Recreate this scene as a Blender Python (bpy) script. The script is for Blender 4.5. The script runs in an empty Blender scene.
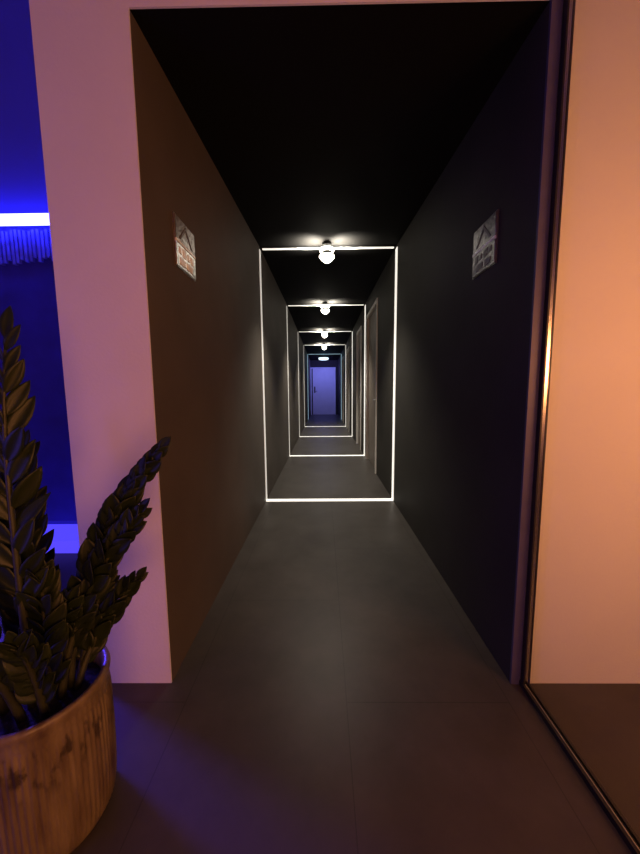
import bpy, bmesh, math, random
from mathutils import Vector, Matrix
random.seed(11)
C = bpy.context.scene.collection
PI = math.pi

# ------------------------------------------------------------------ materials
def lin(r, g, b):
    f = lambda c: c/12.92 if c <= .04045 else ((c+.055)/1.055)**2.4
    return (f(r/255), f(g/255), f(b/255), 1)

def mat(name, col, rough=.6, metal=0., spec=.5, noise=0., nscale=8., bump=0., bscale=60., emit=None, estr=0., vec='Object'):
    m = bpy.data.materials.new(name); m.use_nodes = True
    nt = m.node_tree; b = nt.nodes['Principled BSDF']
    b.inputs['Base Color'].default_value = (*col[:3], 1)
    b.inputs['Roughness'].default_value = rough
    b.inputs['Metallic'].default_value = metal
    b.inputs['Specular IOR Level'].default_value = spec
    tc = nt.nodes.new('ShaderNodeTexCoord')
    if noise:
        n = nt.nodes.new('ShaderNodeTexNoise'); n.inputs['Scale'].default_value = nscale; n.inputs['Detail'].default_value = 5
        nt.links.new(tc.outputs[vec], n.inputs['Vector'])
        r = nt.nodes.new('ShaderNodeValToRGB')
        r.color_ramp.elements[0].position = .3; r.color_ramp.elements[1].position = .7
        r.color_ramp.elements[0].color = (*[c*(1-noise) for c in col[:3]], 1)
        r.color_ramp.elements[1].color = (*[min(1, c*(1+noise)) for c in col[:3]], 1)
        nt.links.new(n.outputs['Fac'], r.inputs['Fac']); nt.links.new(r.outputs['Color'], b.inputs['Base Color'])
    if bump:
        n2 = nt.nodes.new('ShaderNodeTexNoise'); n2.inputs['Scale'].default_value = bscale; n2.inputs['Detail'].default_value = 4
        nt.links.new(tc.outputs[vec], n2.inputs['Vector'])
        bp = nt.nodes.new('ShaderNodeBump'); bp.inputs['Strength'].default_value = bump; bp.inputs['Distance'].default_value = .01
        nt.links.new(n2.outputs['Fac'], bp.inputs['Height']); nt.links.new(bp.outputs['Normal'], b.inputs['Normal'])
    if emit:
        b.inputs['Emission Color'].default_value = (*emit[:3], 1); b.inputs['Emission Strength'].default_value = estr
    return m

M_plaster = mat('white wall plaster', (.72, .70, .68), .75, noise=.03, nscale=3, bump=.08, bscale=90)
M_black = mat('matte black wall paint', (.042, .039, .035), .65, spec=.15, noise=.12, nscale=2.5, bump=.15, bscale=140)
M_black_lit = mat('warm lit black paint', (.092, .078, .068), .65, spec=.15, noise=.12, nscale=2.5, bump=.15, bscale=140)  # same black paint, with the warm light on the left wall mixed into its colour
M_ceil = mat('matte black ceiling paint', (.0065, .0063, .006), .8, spec=.06, bump=.1, bscale=120)
M_metal = mat('anodised grey profile', (.075, .07, .135), .5, metal=.1, noise=.08, nscale=20)
M_dark = mat('dark gasket profile', (.02, .018, .018), .45, metal=.2)
M_edge = mat('polished steel edge', (.75, .70, .68), .22, metal=1)
M_steel = mat('brushed steel', (.62, .60, .57), .30, metal=1, noise=.1, nscale=30)
M_casing = mat('pale grey door casing paint', (.78, .76, .72), .45)
M_taupe = mat('taupe door laminate', (.20, .165, .14), .5, noise=.12, nscale=6)
M_doorw = mat('white door paint', (.78, .78, .82), .5, noise=.03, nscale=4)
M_led = mat('white light strip diffuser', (.9, .9, .88), .5, emit=(1, .94, .82), estr=.95)
M_ledc = mat('blue tinted light strip', (.8, .9, .95), .5, emit=(.50, .80, .95), estr=.8)
M_ledb = mat('pale light strip diffuser', (.9, .9, .88), .5, emit=(1, .95, .84), estr=.45)
M_bulb = mat('glowing lamp glass', (.95, .95, .9), .3, emit=(1, .92, .76), estr=11)
M_canopy = mat('black lamp metal', (.015, .015, .015), .4, metal=.5)
M_band = mat('dark lamp band', (.10, .10, .095), .35, metal=.8)
M_blueled = mat('blue light bar', (.9, .9, .95), .5, emit=(.04, .045, 1), estr=34)
M_bluebase = mat('dim blue plinth light', (.3, .3, .9), .5, emit=(.075, .055, .85), estr=1.0)
M_flute = mat('ribbed blue panel', (.12, .14, .55), .5, noise=.35, nscale=14, bump=.1)
M_bluewall = mat('deep blue wall surface', (.09, .10, .50), .7, noise=.04, nscale=2)  # one even deep blue base colour
M_navy = mat('navy panel', (.022, .02, .26), .55, noise=.2, nscale=5)
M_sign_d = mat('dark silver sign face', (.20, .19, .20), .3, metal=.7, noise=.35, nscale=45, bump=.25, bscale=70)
M_soil = mat('dark potting soil', (.012, .009, .007), .95, noise=.5, nscale=40, bump=.8, bscale=60)
M_leaf = mat('glossy dark green leaf', (.012, .019, .004), .42, spec=.3, noise=.35, nscale=18)
M_stem = mat('green plant stem', (.03, .034, .013), .5, noise=.2, nscale=30)

def floor_mat():
    m = mat('dark taupe stone tile', (.12, .105, .095), .42, spec=.3)
    nt = m.node_tree; b = nt.nodes['Principled BSDF']; tc = nt.nodes.new('ShaderNodeTexCoord')
    mp = nt.nodes.new('ShaderNodeMapping'); mp.inputs['Rotation'].default_value = (0, 0, PI/2); mp.inputs['Location'].default_value = (.5, -.078, 0)
    nt.links.new(tc.outputs['Object'], mp.inputs['Vector'])
    br = nt.nodes.new('ShaderNodeTexBrick')
    br.inputs['Scale'].default_value = 1; br.inputs['Brick Width'].default_value = 1.2; br.inputs['Row Height'].default_value = .6
    br.inputs['Mortar Size'].default_value = .002; br.inputs['Mortar Smooth'].default_value = .3
    br.inputs['Color1'].default_value = (.066, .058, .052, 1); br.inputs['Color2'].default_value = (.062, .0545, .049, 1)
    br.inputs['Mortar'].default_value = (.040, .035, .032, 1)
    nt.links.new(mp.outputs[0], br.inputs['Vector'])
    n = nt.nodes.new('ShaderNodeTexNoise'); n.inputs['Scale'].default_value = 3.5; n.inputs['Detail'].default_value = 8; n.inputs['Roughness'].default_value = .65
    nt.links.new(tc.outputs['Object'], n.inputs['Vector'])
    r = nt.nodes.new('ShaderNodeValToRGB'); r.color_ramp.elements[0].position = .3; r.color_ramp.elements[1].position = .72
    r.color_ramp.elements[0].color = (.74, .72, .72, 1); r.color_ramp.elements[1].color = (1.2, 1.2, 1.2, 1)
    nt.links.new(n.outputs['Fac'], r.inputs['Fac'])
    mx = nt.nodes.new('ShaderNodeMix'); mx.data_type = 'RGBA'; mx.blend_type = 'MULTIPLY'; mx.inputs['Factor'].default_value = 1
    nt.links.new(br.outputs['Color'], mx.inputs['A']); nt.links.new(r.outputs['Color'], mx.inputs['B'])
    nt.links.new(mx.outputs['Result'], b.inputs['Base Color'])
    return m
M_floor = floor_mat()

def pot_mat():
    m = mat('ribbed tan ceramic glaze', (.30, .20, .12), .42, spec=.5)
    nt = m.node_tree; b = nt.nodes['Principled BSDF']; tc = nt.nodes.new('ShaderNodeTexCoord')
    mp = nt.nodes.new('ShaderNodeMapping'); mp.inputs['Scale'].default_value = (30, 30, 5)
    nt.links.new(tc.outputs['Object'], mp.inputs['Vector'])
    n = nt.nodes.new('ShaderNodeTexNoise'); n.inputs['Scale'].default_value = 1; n.inputs['Detail'].default_value = 6
    nt.links.new(mp.outputs[0], n.inputs['Vector'])
    r = nt.nodes.new('ShaderNodeValToRGB'); r.color_ramp.elements[0].position = .28; r.color_ramp.elements[1].position = .7
    r.color_ramp.elements[0].color = (.075, .045, .025, 1); r.color_ramp.elements[1].color = (.23, .175, .10, 1)
    nt.links.new(n.outputs['Fac'], r.inputs['Fac'])
    # dark drip marks in the glaze, in a band below the rim
    n2 = nt.nodes.new('ShaderNodeTexNoise'); n2.inputs['Scale'].default_value = 34; n2.inputs['Detail'].default_value = 5
    mp2 = nt.nodes.new('ShaderNodeMapping'); mp2.inputs['Scale'].default_value = (1, 1, .55)
    nt.links.new(tc.outputs['Object'], mp2.inputs['Vector']); nt.links.new(mp2.outputs[0], n2.inputs['Vector'])
    r2 = nt.nodes.new('ShaderNodeValToRGB'); r2.color_ramp.elements[0].position = .53; r2.color_ramp.elements[1].position = .63
    nt.links.new(n2.outputs['Fac'], r2.inputs['Fac'])
    sx = nt.nodes.new('ShaderNodeSeparateXYZ'); nt.links.new(tc.outputs['Object'], sx.inputs[0])
    r3 = nt.nodes.new('ShaderNodeValToRGB'); e = r3.color_ramp.elements
    e[0].position = .20; e[0].color = (0, 0, 0, 1); e[1].position = .27; e[1].color = (1, 1, 1, 1)
    for p, v in ((.335, 1), (.35, 0)):
        q = e.new(p); q.color = (v, v, v, 1)
    nt.links.new(sx.outputs['Z'], r3.inputs['Fac'])
    mu = nt.nodes.new('ShaderNodeMath'); mu.operation = 'MULTIPLY'; nt.links.new(r2.outputs['Color'], mu.inputs[0]); nt.links.new(r3.outputs['Color'], mu.inputs[1])
    mx = nt.nodes.new('ShaderNodeMix'); mx.data_type = 'RGBA'
    nt.links.new(mu.outputs[0], mx.inputs['Factor']); nt.links.new(r.outputs['Color'], mx.inputs['A']); mx.inputs['B'].default_value = (.045, .030, .017, 1)
    nt.links.new(mx.outputs['Result'], b.inputs['Base Color'])
    bp = nt.nodes.new('ShaderNodeBump'); bp.inputs['Strength'].default_value = .35; bp.inputs['Distance'].default_value = .01
    nt.links.new(n2.outputs['Fac'], bp.inputs['Height']); nt.links.new(bp.outputs['Normal'], b.inputs['Normal'])
    return m
M_pot = pot_mat()

def glass_mat():
    m = bpy.data.materials.new('clear partition glass'); m.use_nodes = True
    nt = m.node_tree; nt.nodes.clear()
    o = nt.nodes.new('ShaderNodeOutputMaterial'); t = nt.nodes.new('ShaderNodeBsdfTransparent'); g = nt.nodes.new('ShaderNodeBsdfGlossy')
    t.inputs['Color'].default_value = (.96, .97, .96, 1); g.inputs['Roughness'].default_value = .02; g.inputs['Color'].default_value = (.9, .9, .9, 1)
    f = nt.nodes.new('ShaderNodeFresnel'); ge = nt.nodes.new('ShaderNodeNewGeometry'); mr = nt.nodes.new('ShaderNodeMapRange')
    mr.inputs['To Min'].default_value = 1.4; mr.inputs['To Max'].default_value = 1/1.4     # same reflectance from either side
    nt.links.new(ge.outputs['Backfacing'], mr.inputs['Value']); nt.links.new(mr.outputs[0], f.inputs['IOR'])
    mx = nt.nodes.new('ShaderNodeMixShader')
    nt.links.new(f.outputs[0], mx.inputs[0]); nt.links.new(t.outputs[0], mx.inputs[1]); nt.links.new(g.outputs[0], mx.inputs[2])
    nt.links.new(mx.outputs[0], o.inputs['Surface'])
    return m
M_glass = glass_mat()
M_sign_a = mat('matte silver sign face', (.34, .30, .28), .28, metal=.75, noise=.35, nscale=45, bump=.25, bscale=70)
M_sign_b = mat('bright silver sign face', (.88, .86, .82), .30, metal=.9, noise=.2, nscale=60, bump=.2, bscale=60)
M_mark = mat('white sign lettering', (.85, .83, .78), .35, spec=.6)
M_markd = mat('grey sign lettering', (.12, .11, .11), .5)

# ------------------------------------------------------------------ mesh helpers
def box(bm, x0, x1, y0, y1, z0, z1):
    vs = [bm.verts.new(p) for p in ((x0,y0,z0),(x1,y0,z0),(x1,y1,z0),(x0,y1,z0),(x0,y0,z1),(x1,y0,z1),(x1,y1,z1),(x0,y1,z1))]
    for f in ((0,3,2,1),(4,5,6,7),(0,1,5,4),(1,2,6,5),(2,3,7,6),(3,0,4,7)):
        bm.faces.new([vs[i] for i in f])

def lathe(bm, prof, n=32, cx=0, cy=0, close=False):
    rings = []
    for r, z in prof:
        rings.append([bm.verts.new((cx+r*math.cos(2*PI*i/n), cy+r*math.sin(2*PI*i/n), z)) for i in range(n)])
    for a, b in zip(rings, rings[1:]):
        for i in range(n):
            bm.faces.new((a[i], a[(i+1) % n], b[(i+1) % n], b[i]))
    bm.faces.new(list(reversed(rings[0]))); bm.faces.new(rings[-1])

def tube(bm, pts, rads, n=8):
    rings = []
    for i, p in enumerate(pts):
        d = (pts[min(i+1, len(pts)-1)] - pts[max(i-1, 0)]).normalized()
        a = d.orthogonal().normalized() if i == 0 else (a - d*a.dot(d)).normalized()
        b = d.cross(a)
        rings.append([bm.verts.new(p + (a*math.cos(2*PI*k/n) + b*math.sin(2*PI*k/n))*rads[i]) for k in range(n)])
    for r, s in zip(rings, rings[1:]):
        for k in range(n): bm.faces.new((r[k], r[(k+1) % n], s[(k+1) % n], s[k]))
    bm.faces.new(list(reversed(rings[0]))); bm.faces.new(rings[-1])

def obj(name, bm, m, parent=None, loc=(0,0,0), smooth=False, bevel=0.):
    bmesh.ops.recalc_face_normals(bm, faces=bm.faces)
    me = bpy.data.meshes.new(name); bm.to_mesh(me); bm.free()
    me.materials.append(m)
    if smooth:
        for p in me.polygons: p.use_smooth = True
    o = bpy.data.objects.new(name, me); C.objects.link(o); o.location = loc
    if parent: o.parent = parent
    if bevel:
        md = o.modifiers.new('bevel', 'BEVEL'); md.width = bevel; md.segments = 2; md.limit_method = 'ANGLE'
    return o

def bx(name, m, d, parent=None, bevel=0., loc=(0,0,0)):
    bm = bmesh.new(); box(bm, *d); return obj(name, bm, m, parent, loc, bevel=bevel)

def struct(name, m, boxes, label=None, cat=None):
    bm = bmesh.new()
    for b in boxes: box(bm, *b)
    o = obj(name, bm, m); o['kind'] = 'structure'
    if label: o['label'] = label
    if cat: o['category'] = cat
    return o

def thing(name, label, cat, loc=(0,0,0), group=None):
    o = bpy.data.objects.new(name, None); C.objects.link(o); o.location = loc; o.empty_display_size = .1
    o['label'] = label; o['category'] = cat
    if group: o['group'] = group
    return o

# ------------------------------------------------------------------ layout (metres); x right, y down the corridor
XL, XR = -.612, .727         # corridor walls
YP = 1.18                   # plane of the hall wall with the opening
YE = 16.0                   # end of the corridor
ZP = 2.372                  # opening height
HZ = 4.3                    # hall ceiling
FR = [3.37, 5.77, 8.25, 10.6, 13.2]

def zc(y):
    return ZP + (2.555-ZP)*(y-YP)/(FR[0]-YP) if y < FR[0] else min(2.62, 2.555 + .065*(y-FR[0])/2.4)

struct('floor', M_floor, [(-4.6, 4.1, -4.1, 16.2, -.1, 0)], 'dark taupe stone tile floor running from hall into corridor', 'floor')

# corridor ceiling (one polyline slab)
bm = bmesh.new()
ys = [YP+.006, FR[0], FR[0]+2.4, YE+.15]
lo = [[bm.verts.new((x, y, zc(y))) for x in (XL-.05, XR+.05)] for y in ys]
hi = [[bm.verts.new((x, y, 2.85)) for x in (XL-.05, XR+.05)] for y in ys]
for i in range(3):
    bm.faces.new((lo[i][0], lo[i+1][0], lo[i+1][1], lo[i][1])); bm.faces.new((hi[i][0], hi[i][1], hi[i+1][1], hi[i+1][0]))
    bm.faces.new((lo[i][0], hi[i][0], hi[i+1][0], lo[i+1][0])); bm.faces.new((lo[i][1], lo[i+1][1], hi[i+1][1], hi[i][1]))
bm.faces.new((lo[0][0], lo[0][1], hi[0][1], hi[0][0])); bm.faces.new((lo[-1][0], hi[-1][0], hi[-1][1], lo[-1][1]))
o = obj('ceiling', bm, M_ceil); o['kind'] = 'structure'; o['label'] = 'black corridor ceiling'; o['category'] = 'ceiling'
struct('ceiling_hall', M_plaster, [(-4.6, 4.1, -4.1, 2.7, HZ, HZ+.1)])

# walls
struct('wall_left', M_black_lit, [(-.90, XL, YP+.006, YE+.2, 0, 2.8)], 'black left corridor wall', 'wall')
DOORS = [(4.46, 5.52), (6.30, 7.14), (9.18, 10.06), (11.7, 12.6)]
DZ = 2.36
rb = []; y0 = YP
for a, b in DOORS:
    rb.append((XR, XR+.2, y0, a, 0, 2.8)); rb.append((XR, XR+.2, a, b, DZ, 2.8)); rb.append((XR+.12, XR+.2, a, b, 0, DZ)); y0 = b
rb.append((XR, XR+.2, y0, YE+.2, 0, 2.8))
rb[0] = (XR, XR+.2, YP+.006, DOORS[0][0], 0, 2.8)
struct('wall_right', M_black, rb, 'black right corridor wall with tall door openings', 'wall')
EX0, EX1, EZ = XL+.004, .60, 2.28
struct('wall_end', M_black, [(XL, EX0, YE, YE+.15, 0, 2.62), (EX1, XR, YE, YE+.15, 0, 2.62), (EX0, EX1, YE, YE+.15, EZ, 2.62), (EX0, EX1, YE+.1, YE+.15, 0, EZ)], 'dark end wall of the corridor', 'wall')
struct('wall_front', M_plaster, [(-.93, XL, YP, YP+.006, 0, HZ), (-.93, -.90, YP+.006, 2.7, 0, HZ), (XL, XR, YP, YP+.006, ZP, HZ), (XR, .767, YP, YP+.006, ZP+.0, HZ)],
       'pale plaster wall pier and header around the corridor opening, washed pink', 'wall')
struct('wall_front_right', M_plaster, [(.767, 4.0, YP, YP+.006, 0, HZ)], 'pale plaster wall behind the glass, washed orange', 'wall')
struct('wall_blue_back', M_bluewall, [(-4.6, -.93, 2.6, 2.7, 0, HZ)], 'wall of the blue lit side hall', 'wall')
struct('wall_hall_left', M_plaster, [(-4.7, -4.6, -4.1, 2.7, 0, HZ)])
struct('wall_hall_right', M_plaster, [(4.0, 4.1, -4.1, YP, 0, HZ)])
struct('wall_hall_back', M_plaster, [(-4.6, 4.0, -4.2, -4.1, 0, HZ)])

# slim metal jamb at right edge of the opening
struct('trim_1', M_metal, [(XR, .762, YP-.004, YP+.006, 0, ZP), ], 'slim grey metal jamb at right edge of corridor opening', 'trim')

# glass partition running toward the viewer along the right wall line
gp = thing('glass_partition', 'clear glass partition in slim dark frame, right of the corridor opening', 'partition', (.775, .2, 0))
bx('pane', M_glass, (-.005, .005, -2.6, .953, .014, 3.2), gp)
bm = bmesh.new(); box(bm, -.016, -.007, -2.6, .979, 0, .020); box(bm, .007, .016, -2.6, .979, 0, .020); box(bm, -.007, .007, -2.6, .979, 0, .012)
obj('floor_channel', bm, M_dark, gp)['label'] = 'dark floor channel'
bm = bmesh.new(); box(bm, -.012, -.006, .955, .976, .020, 3.2); box(bm, .006, .012, .955, .976, .020, 3.2)
obj('wall_channel', bm, M_dark, gp)['label'] = 'dark upright channel'
bx('edge_strip', M_edge, (-.006, .006, .957, .972, .022, 3.2), gp)['label'] = 'bright steel edge line'
bx('threshold_strip', M_steel, (-.007, -.0052, -2.6, .953, .012, .022), gp)

# ------------------------------------------------------------------ light-strip frames
which = ['nearest and largest white light outline framing the corridor', 'second white light outline along the corridor, just before the second doorway',
         'third white light outline along the corridor, behind the second', 'fourth white light outline deep in the corridor', 'farthest light outline, tinted blue beside the end door']
for i, y in enumerate(FR):
    z = zc(y)
    t = thing('light_strip_frame', which[i], 'light strip', (0, y, 0), 'light outlines along the corridor')
    wl, wr = ((.026, .036), (.028, .045), (.035, .05), (.035, .05), (.04, .05))[i]
    mw, ml = (M_led, M_ledb) if i < 4 else (M_ledc, M_ledc)
    if i < 4: bx('floor_strip', M_led, (XL+.004, XR-.004, -.036, .036, 0, .004), t)
    bx('wall_strip', ml, (XL, XL+.006, -wl, wl, .004, z-.03), t)['label'] = 'left upright strip'
    bx('wall_strip', mw, (XR-.006, XR, -wr, wr, .004, z-.03), t)['label'] = 'right upright strip'
    bx('ceiling_strip', mw, (XL+.03, XR-.03, -.012, .012, z-.028, z-.020), t)
    bm = bmesh.new(); box(bm, XL+.0, XR-.0, -.008, .008, z-.020, z+.004)
    obj('ceiling_profile', bm, M_canopy, t)

# ------------------------------------------------------------------ ceiling lamps
lamp_lab = ['nearest glowing glass ceiling lamp on the corridor ceiling', 'second glowing ceiling lamp along the corridor', 'third glowing ceiling lamp along the corridor, small in view',
            'fourth glowing ceiling lamp along the corridor, last before the blue end']
cx = .045
def make_lamp():
    t = thing('ceiling_lamp', lamp_lab[0], 'lamp', group='ceiling lamps along the corridor')
    bm = bmesh.new(); lathe(bm, [(.045, -.0), (.048, -.004), (.048, -.030), (.020, -.036), (.020, -.052)], 28); obj('canopy', bm, M_canopy, t, smooth=False)
    bm = bmesh.new(); lathe(bm, [(.03, -.052), (.062, -.055), (.068, -.064), (.066, -.078), (.04, -.082)], 28); obj('upper_glass', bm, M_bulb, t, smooth=True)
    bm = bmesh.new(); lathe(bm, [(.04, -.082), (.050, -.084), (.050, -.114), (.04, -.116)], 28); obj('band', bm, M_band, t)
    bm = bmesh.new(); lathe(bm, [(.04, -.116), (.070, -.120), (.073, -.132), (.054, -.156), (.030, -.176), (.012, -.186)], 28); obj('lower_glass', bm, M_bulb, t, smooth=True)
    return t
lamp0 = make_lamp()
LY = [3.28, 5.68, 8.16, 10.5]
for i, y in enumerate(LY):
    if i == 0: t = lamp0
    else:
        t = lamp0.copy(); C.objects.link(t)
        for ch in lamp0.children:
            c = ch.copy(); C.objects.link(c); c.parent = t
    t.location = (cx, y, zc(y)); t['label'] = lamp_lab[i]

def light(name, kind, loc, energy, col, rot=(0,0,0), **kw):
    l = bpy.data.lights.new(name, kind); l.energy = energy; l.color = col
    for k, v in kw.items(): setattr(l, k, v)
    o = bpy.data.objects.new(name, l); C.objects.link(o); o.location = loc; o.rotation_euler = rot
    return o
def aim(o, target):
    o.rotation_euler = (Vector(target)-o.location).to_track_quat('-Z', 'Y').to_euler()

for i, y in enumerate(LY):
    light('lamp_beam', 'SPOT', (cx, y, zc(y)-.20), (128, 155, 155, 120)[i], (1, .91, .76), spot_size=math.radians(108), spot_blend=1, shadow_soft_size=.05)
    for k in (-1, 1):
        g = light('lamp_uplight', 'SPOT', (cx+k*.10, y, zc(y)-.14), 105, (1, .91, .76), spot_size=math.radians(130), spot_blend=1, shadow_soft_size=.02)
        aim(g, g.location + Vector((k*.25, 0, 1)))

t = thing('ceiling_panel_light', 'round pale blue white ceiling light just before the end door', 'lamp', (cx-.02, 14.3, zc(14.3)))
bm = bmesh.new(); lathe(bm, [(.25, 0), (.25, -.05), (.225, -.055)], 32); obj('housing', bm, M_canopy, t)
bm = bmesh.new(); lathe(bm, [(.20, -.055), (.215, -.07), (.205, -.13), (.15, -.15), (.02, -.155)], 32); obj('diffuser', bm, mat('pale blue white diffuser', (.9, .95, 1), .4, emit=(.72, .93, 1), estr=1.6), t, smooth=True)
light('end_glow', 'POINT', (cx-.02, 14.0, zc(14.3)-.22), 2.5, (.45, .72, 1), shadow_soft_size=.1)

# ------------------------------------------------------------------ doors on the right
door_lab = ['first taupe door on right wall, between first and second light outlines', 'second taupe door on right wall, just past the second light outline',
            'third taupe door on right wall, past the third light outline', 'farthest taupe door on right wall near the blue end door']
for i, (a, b) in enumerate(DOORS):
    t = thing('door_%d' % (i+1), door_lab[i], 'door', (XR, a, 0)); t['kind'] = 'structure'
    w = b-a
    bx('leaf', M_taupe, (.028, .068, .055, w-.055, .006, DZ-.055), t)
    bm = bmesh.new()
    box(bm, -.014, .115, .002, .052, 0, DZ-.052); box(bm, -.014, .115, w-.052, w-.002, 0, DZ-.052); box(bm, -.014, .115, .002, w-.002, DZ-.052, DZ-.002)
    obj('casing', bm, M_casing, t)
    hy = .12
    bm = bmesh.new(); tube(bm, [Vector((.028, hy, 1.02)), Vector((-.002, hy, 1.02)), Vector((-.008, hy+.02, 1.02)), Vector((-.008, hy+.12, 1.02))], [.010, .009, .009, .008], 10)
    obj('handle', bm, M_steel, t, smooth=True)

# end door
t = thing('door_5', 'pale door glowing blue violet at the far end of the corridor', 'door', ((EX0+EX1)/2, YE, 0)); t['kind'] = 'structure'
hw = (EX1-EX0)/2
bx('leaf', M_doorw, (-hw+.105, hw-.052, .03, .07, .006, EZ-.052), t)
bx('shadow_gap', M_canopy, (-hw+.052, -hw+.103, .04, .07, .006, EZ-.052), t)  # dark strip standing in for the shadow gap between frame and leaf
bm = bmesh.new(); box(bm, -hw+.001, -hw+.05, -.05, .09, 0, EZ-.05); box(bm, hw-.05, hw-.001, -.02, .09, 0, EZ-.05); box(bm, -hw+.001, hw-.001, -.02, .09, EZ-.05, EZ-.001)
obj('frame', bm, M_doorw, t)
bm = bmesh.new(); q = -hw+.20
box(bm, q-.03, q+.03, .015, .03, 1.06, 1.36); tube(bm, [Vector((q, .02, 1.14)), Vector((q, -.04, 1.14)), Vector((q+.12, -.04, 1.14))], [.012, .012, .012], 8)
obj('handle', bm, M_canopy, t)['label'] = 'black lever handle'

# ------------------------------------------------------------------ wall signs
def sign(x, face, y, label, bright):
    t = thing('wall_sign', label, 'sign', (x, y, 1.78), 'square signs facing each other across the corridor')
    s = face
    def b(name, m, d0, d1, y0, y1, z0, z1, parent=t, bev=0):
        a, c = sorted((s*d0, s*d1)); return bx(name, m, (a, c, y0, y1, z0, z1), parent, bev)
    b('backing', M_steel, 0, .006, -.105, .105, -.105, .105)
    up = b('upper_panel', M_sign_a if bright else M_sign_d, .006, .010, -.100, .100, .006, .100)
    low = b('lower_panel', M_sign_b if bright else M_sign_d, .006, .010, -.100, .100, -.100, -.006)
    b('divider', M_mark, .006, .012, -.102, .102, -.005, .005)
    # peaked outline on the upper panel, indistinct blocks on the lower one
    bm = bmesh.new()
    for k in (-1, 1):
        pts = [(k*.070, .018), (k*.055, .018), (0, .074), (0, .090)]
        f = [bm.verts.new((s*.010, p[0], p[1])) for p in pts]; g = [bm.verts.new((s*.012, p[0], p[1])) for p in pts]
        bm.faces.new(f); bm.faces.new(list(reversed(g)))
        for i in range(4): bm.faces.new((f[i], f[(i+1) % 4], g[(i+1) % 4], g[i]))
    obj('peaked_mark', bm, M_markd, up)
    bm = bmesh.new()
    a, c = sorted((s*.010, s*.012))
    for (p, q, r, w) in ((-.075, -.055, -.045, -.02), (-.04, -.008, -.050, -.016), (.01, .03, -.045, -.02), (.045, .075, -.05, -.018), (-.07, -.02, -.088, -.062), (.0, .06, -.088, -.06)):
        box(bm, a, c, p, q, r, w)
    obj('block_mark', bm, M_mark if bright else M_markd, low)
sign(XL, 1, 1.525, 'square silver sign on the brown lit left corridor wall, bright lower half', True)
sign(XR, -1, 1.545, 'square dim grey sign on the black right corridor wall, bright middle line', False)

# ------------------------------------------------------------------ blue hall
t = thing('light_bar', 'long bright blue white light bar along the wall of the blue hall', 'light bar', (-2.75, 2.5, 2.40))
bx('diffuser', M_blueled, (-1.80, 1.81, -.012, .012, -.036, .036), t)
bx('mounting_rail', M_canopy, (-1.80, 1.81, .012, .024, -.026, .026), t)
t = thing('wall_panelling', 'navy wall panelling with a ribbed top band below the blue light bar', 'wall panel', (-2.75, 2.6, 0))
bx('backing', M_navy, (-1.80, 1.81, -.03, -.001, .11, 2.33), t)
bm = bmesh.new(); n = 110; x0 = -1.80; st = 3.61/n
for k in range(n):
    box(bm, x0+k*st+.006, x0+(k+1)*st-.006, -.05-.008*random.random(), -.03, 2.11+.05*random.random(), 2.36-.02*random.random())
obj('ribbed_band', bm, M_flute, t)
t2 = bx('glowing_plinth', M_bluebase, (-1.80, 1.81, -.36, -.051, .0, .09), None, loc=(-2.75, 2.6, 0))
t2['label'] = 'low blue glowing plinth on the floor of the blue hall behind the plant'; t2['category'] = 'plinth'

# ------------------------------------------------------------------ plant in pot
PX, PY = -.745, .775
plant = thing('potted_plant', 'tall dark leafy plant in a ribbed tan pot by the pink wall', 'potted plant', (PX, PY, 0))
bm = bmesh.new()
N = 288; R = .150; rings = []
def ringr(r, z, rib):
    return [bm.verts.new(((r+rib*(.5+.5*math.cos(72*2*PI*i/N)))*math.cos(2*PI*i/N), (r+rib*(.5+.5*math.cos(72*2*PI*i/N)))*math.sin(2*PI*i/N), z)) for i in range(N)]
prof = [(.118,.0,0),(.132,.004,0),(.138,.02,.003),(.143,.06,.004),(.146,.12,.004),(.147,.20,.004),(.147,.30,.004),(.146,.335,.004),(.146,.345,.0),(.148,.352,0),(.146,.358,.002),(.147,.372,.002),(.151,.380,0),(.153,.390,0),(.151,.398,0),(.146,.401,0),(.138,.399,0),(.134,.392,0),(.132,.36,0),(.131,.33,0)]
for r, z, rib in prof: rings.append(ringr(r, z, rib))
for a, b in zip(rings, rings[1:]):
    for i in range(N): bm.faces.new((a[i], a[(i+1) % N], b[(i+1) % N], b[i]))
bm.faces.new(list(reversed(rings[0])))
obj('pot', bm, M_pot, plant, smooth=True)
bm = bmesh.new(); rings = []
for r, z in ((.131, .345), (.10, .352), (.06, .358), (.02, .36)):
    rings.append([bm.verts.new((r*math.cos(2*PI*i/40), r*math.sin(2*PI*i/40), z+random.uniform(-.003, .003))) for i in range(40)])
for a, b in zip(rings, rings[1:]):
    for i in range(40): bm.faces.new((a[i], a[(i+1) % 40], b[(i+1) % 40], b[i]))
bm.faces.new(rings[-1]); obj('soil', bm, M_soil, plant, smooth=True)

def leaf(bm, base, d, nrm, L, W):
    d = d.normalized(); nrm = (nrm - d*nrm.dot(d)).normalized(); s = d.cross(nrm)
    prof = [(0, .06), (.10, .30), (.25, .78), (.42, 1.0), (.60, .95), (.78, .66), (.90, .34), (1, .03)]
    rows = []; curl = random.uniform(-.10, .16)
    for t, w in prof:
        c = base + d*(t*L) - nrm*(curl*L*t*t)
        rows.append([bm.verts.new(c + s*(k*w*W*.5) + nrm*(abs(k)*w*W*.16)) for k in (-1, -.5, 0, .5, 1)])
    top = []
    for a, b in zip(rows, rows[1:]):
        for k in range(4): bm.faces.new((a[k], a[k+1], b[k+1], b[k]))

def bez(p, n=16):
    out = []
    for i in range(n+1):
        t = i/n; q = [Vector(v) for v in p]
        while len(q) > 1: q = [a.lerp(b, t) for a, b in zip(q, q[1:])]
        out.append(q[0])
    return out

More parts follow.
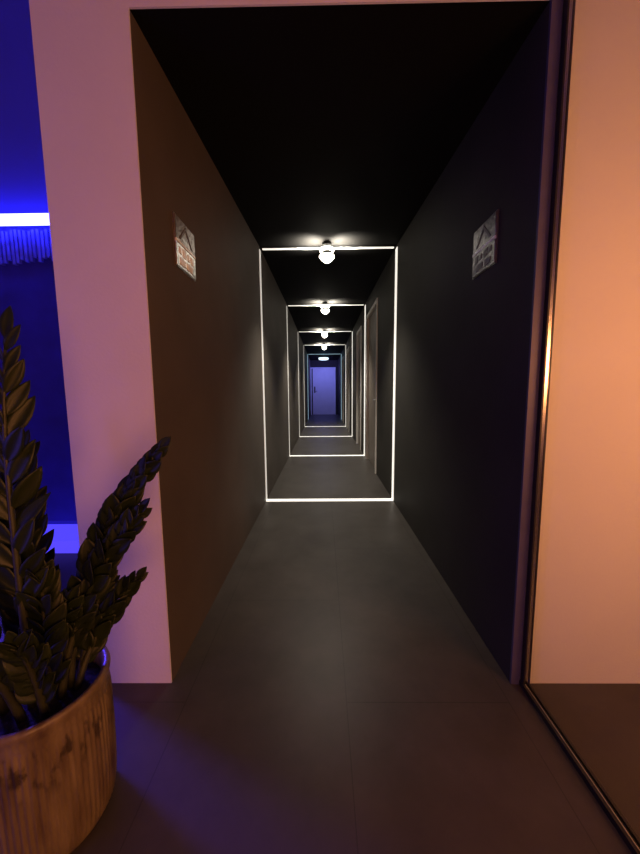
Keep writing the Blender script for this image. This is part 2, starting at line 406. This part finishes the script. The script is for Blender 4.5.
def stem(pts, nleaf, L=.08, W=.034, start=.25, face=None, spread=.75, label=None, tipL=1.0):
    o = Vector((PX, PY, 0))
    P = [Vector(p)-o for p in pts]; path = bez(P, 18)
    bm = bmesh.new(); tube(bm, path, [.0105*(1-.72*i/18) for i in range(19)], 8)
    s = obj('stem', bm, M_stem, plant, smooth=True)
    bm = bmesh.new()
    for j in range(nleaf):
        t = start + (1-start)*(j/(nleaf-1))
        f = t*18; i = min(int(f), 17); c = path[i].lerp(path[i+1], f-i)
        d = (path[i+1]-path[i]).normalized()
        fc = Vector(face) if face else Vector((.35, -1, .45))
        sd = d.cross(fc).normalized(); side = -1 if j % 2 else 1
        if j == nleaf-1: ld = d
        else:
            sp = spread*(1.0-.35*t)
            ld = d*1.0 + sd*side*sp + fc.normalized()*random.uniform(-.15, .35) + Vector([random.uniform(-.12, .12) for _ in range(3)])
        nr = fc.normalized() + sd*side*random.uniform(-.1, .5) + Vector([random.uniform(-.25, .25) for _ in range(3)])
        k = (.8+.35*math.sin(PI*min(1, t*1.02)))*random.uniform(.9, 1.1)*(.9 if t > .9 else 1)
        leaf(bm, c, ld, nr, L*k*(tipL if t > .8 else 1), W*k)
    lf = obj('leaflets', bm, M_leaf, s, smooth=True)
    md = lf.modifiers.new('thickness', 'SOLIDIFY'); md.thickness = .0012
B = lambda dx, dy: (PX+dx, PY+dy, .352)
stem([B(.0,-.03), (-.73,.74,.70), (-.755,.74,1.02), (-.725,.76,1.27)], 24, .105, .036, .28, spread=.75)                 # tall one at the frame's edge
stem([B(.05,.03), (-.69,.83,.60), (-.61,.88,.80), (-.46,.90,.985)], 40, .075, .044, .20, face=(.1,-1,.25), spread=.5)  # long arching one toward the opening
stem([B(.05,0), (-.68,.80,.56), (-.60,.84,.70), (-.50,.85,.825)], 28, .072, .040, .22, face=(.1,-1,.25), spread=.5)
stem([B(.07,.03), (-.665,.84,.45), (-.63,.88,.52), (-.55,.90,.61)], 22, .064, .036, .25, face=(.1,-1,.2), spread=.45)
stem([B(-.05,.03), (-.82,.82,.65), (-.88,.84,.95), (-.93,.86,1.18)], 24, .09, .035, .25)
stem([B(-.06,-.04), (-.84,.70,.60), (-.92,.66,.80), (-1.02,.62,.95)], 22, .08, .035, .25)
stem([B(0,-.06), (-.75,.68,.52), (-.76,.62,.66), (-.76,.58,.78)], 24, .080, .038, .2, face=(.3,-.8,.9))
stem([B(.05,-.05), (-.69,.71,.46), (-.68,.68,.54), (-.68,.66,.60)], 20, .066, .034, .15, face=(.3,-.8,.9))
stem([B(-.02,.0), (-.77,.78,.60), (-.80,.78,.78), (-.78,.80,.93)], 26, .085, .036, .2)
stem([B(.03,-.01), (-.70,.76,.50), (-.71,.76,.60), (-.70,.76,.70)], 24, .078, .038, .12)
stem([B(-.04,.06), (-.84,.90,.60), (-.90,.95,.80), (-.92,.98,1.00)], 22, .085, .036, .22)
stem([B(.06,.05), (-.67,.85,.48), (-.66,.88,.54), (-.64,.90,.62)], 22, .068, .036, .12)
stem([B(.02,.02), (-.72,.80,.46), (-.70,.80,.54), (-.67,.80,.60)], 22, .070, .038, .10)

# ------------------------------------------------------------------ lights
OR = (1, .36, .125)
def lamp(name, loc, e, col, size, target):
    aim(light(name, 'AREA', loc, e, col, shape='DISK', size=size), target)
lamp('warm_room_lamp', (1.35, .1, 1.3), 10, OR, .4, (1.0, 1.18, 1.25))
lamp('warm_far_fill', (3.2, -1.2, 1.4), 31, OR, .5, (-.2, 1.6, 1.1))  # added unseen fill that warms the left wall and the pier
lamp('warm_hall_lamp', (.5, -1.1, .95), 20, OR, 1.0, (-.8, 1.18, 1.1))
lamp('blue_hall_lamp', (-2.3, -.4, .7), 11, (.16, .10, 1), 1.1, (-.75, 1.18, .7))
aim(light('blue_side_fill', 'SPOT', (-2.7, 2.05, 1.3), 330, (.09, .05, 1), spot_size=math.radians(40), spot_blend=.8, shadow_soft_size=.2), (-.75, .90, 0))  # added unseen spot that tints the floor blue beside the pot
light('blue_end_light', 'AREA', (.05, 14.6, 2.50), 27, (.20, .20, 1), shape='RECTANGLE', size=.8, size_y=.6); aim(bpy.data.objects['blue_end_light'], (.02, 16, .9))

w = bpy.data.worlds.new('dark surroundings'); bpy.context.scene.world = w; w.use_nodes = True
w.node_tree.nodes['Background'].inputs[0].default_value = (.01, .008, .02, 1); w.node_tree.nodes['Background'].inputs[1].default_value = .2

# ------------------------------------------------------------------ camera
f = 328.
cd = bpy.data.cameras.new('camera'); cam = bpy.data.objects.new('camera', cd); C.objects.link(cam)
cd.sensor_fit = 'VERTICAL'; cd.sensor_height = 36; cd.lens = f/854*36; cd.clip_start = .05
R = Matrix.Rotation(math.atan(3.5/f), 3, 'Z') @ Matrix.Rotation(PI/2-math.atan(36/f), 3, 'X') @ Matrix.Rotation(-math.radians(.5), 3, 'Z')
cam.matrix_world = Matrix.Translation((0, 0, 1.15)) @ R.to_4x4()
sc = bpy.context.scene; sc.camera = cam
sc.view_settings.view_transform = 'Standard'; sc.view_settings.look = 'None'; sc.view_settings.exposure = 0; sc.view_settings.gamma = 1
sc.view_settings.use_curve_mapping = False
sc.cycles.use_denoising = True
sc.cycles.max_bounces = 8; sc.cycles.transparent_max_bounces = 12; sc.cycles.sample_clamp_indirect = 4
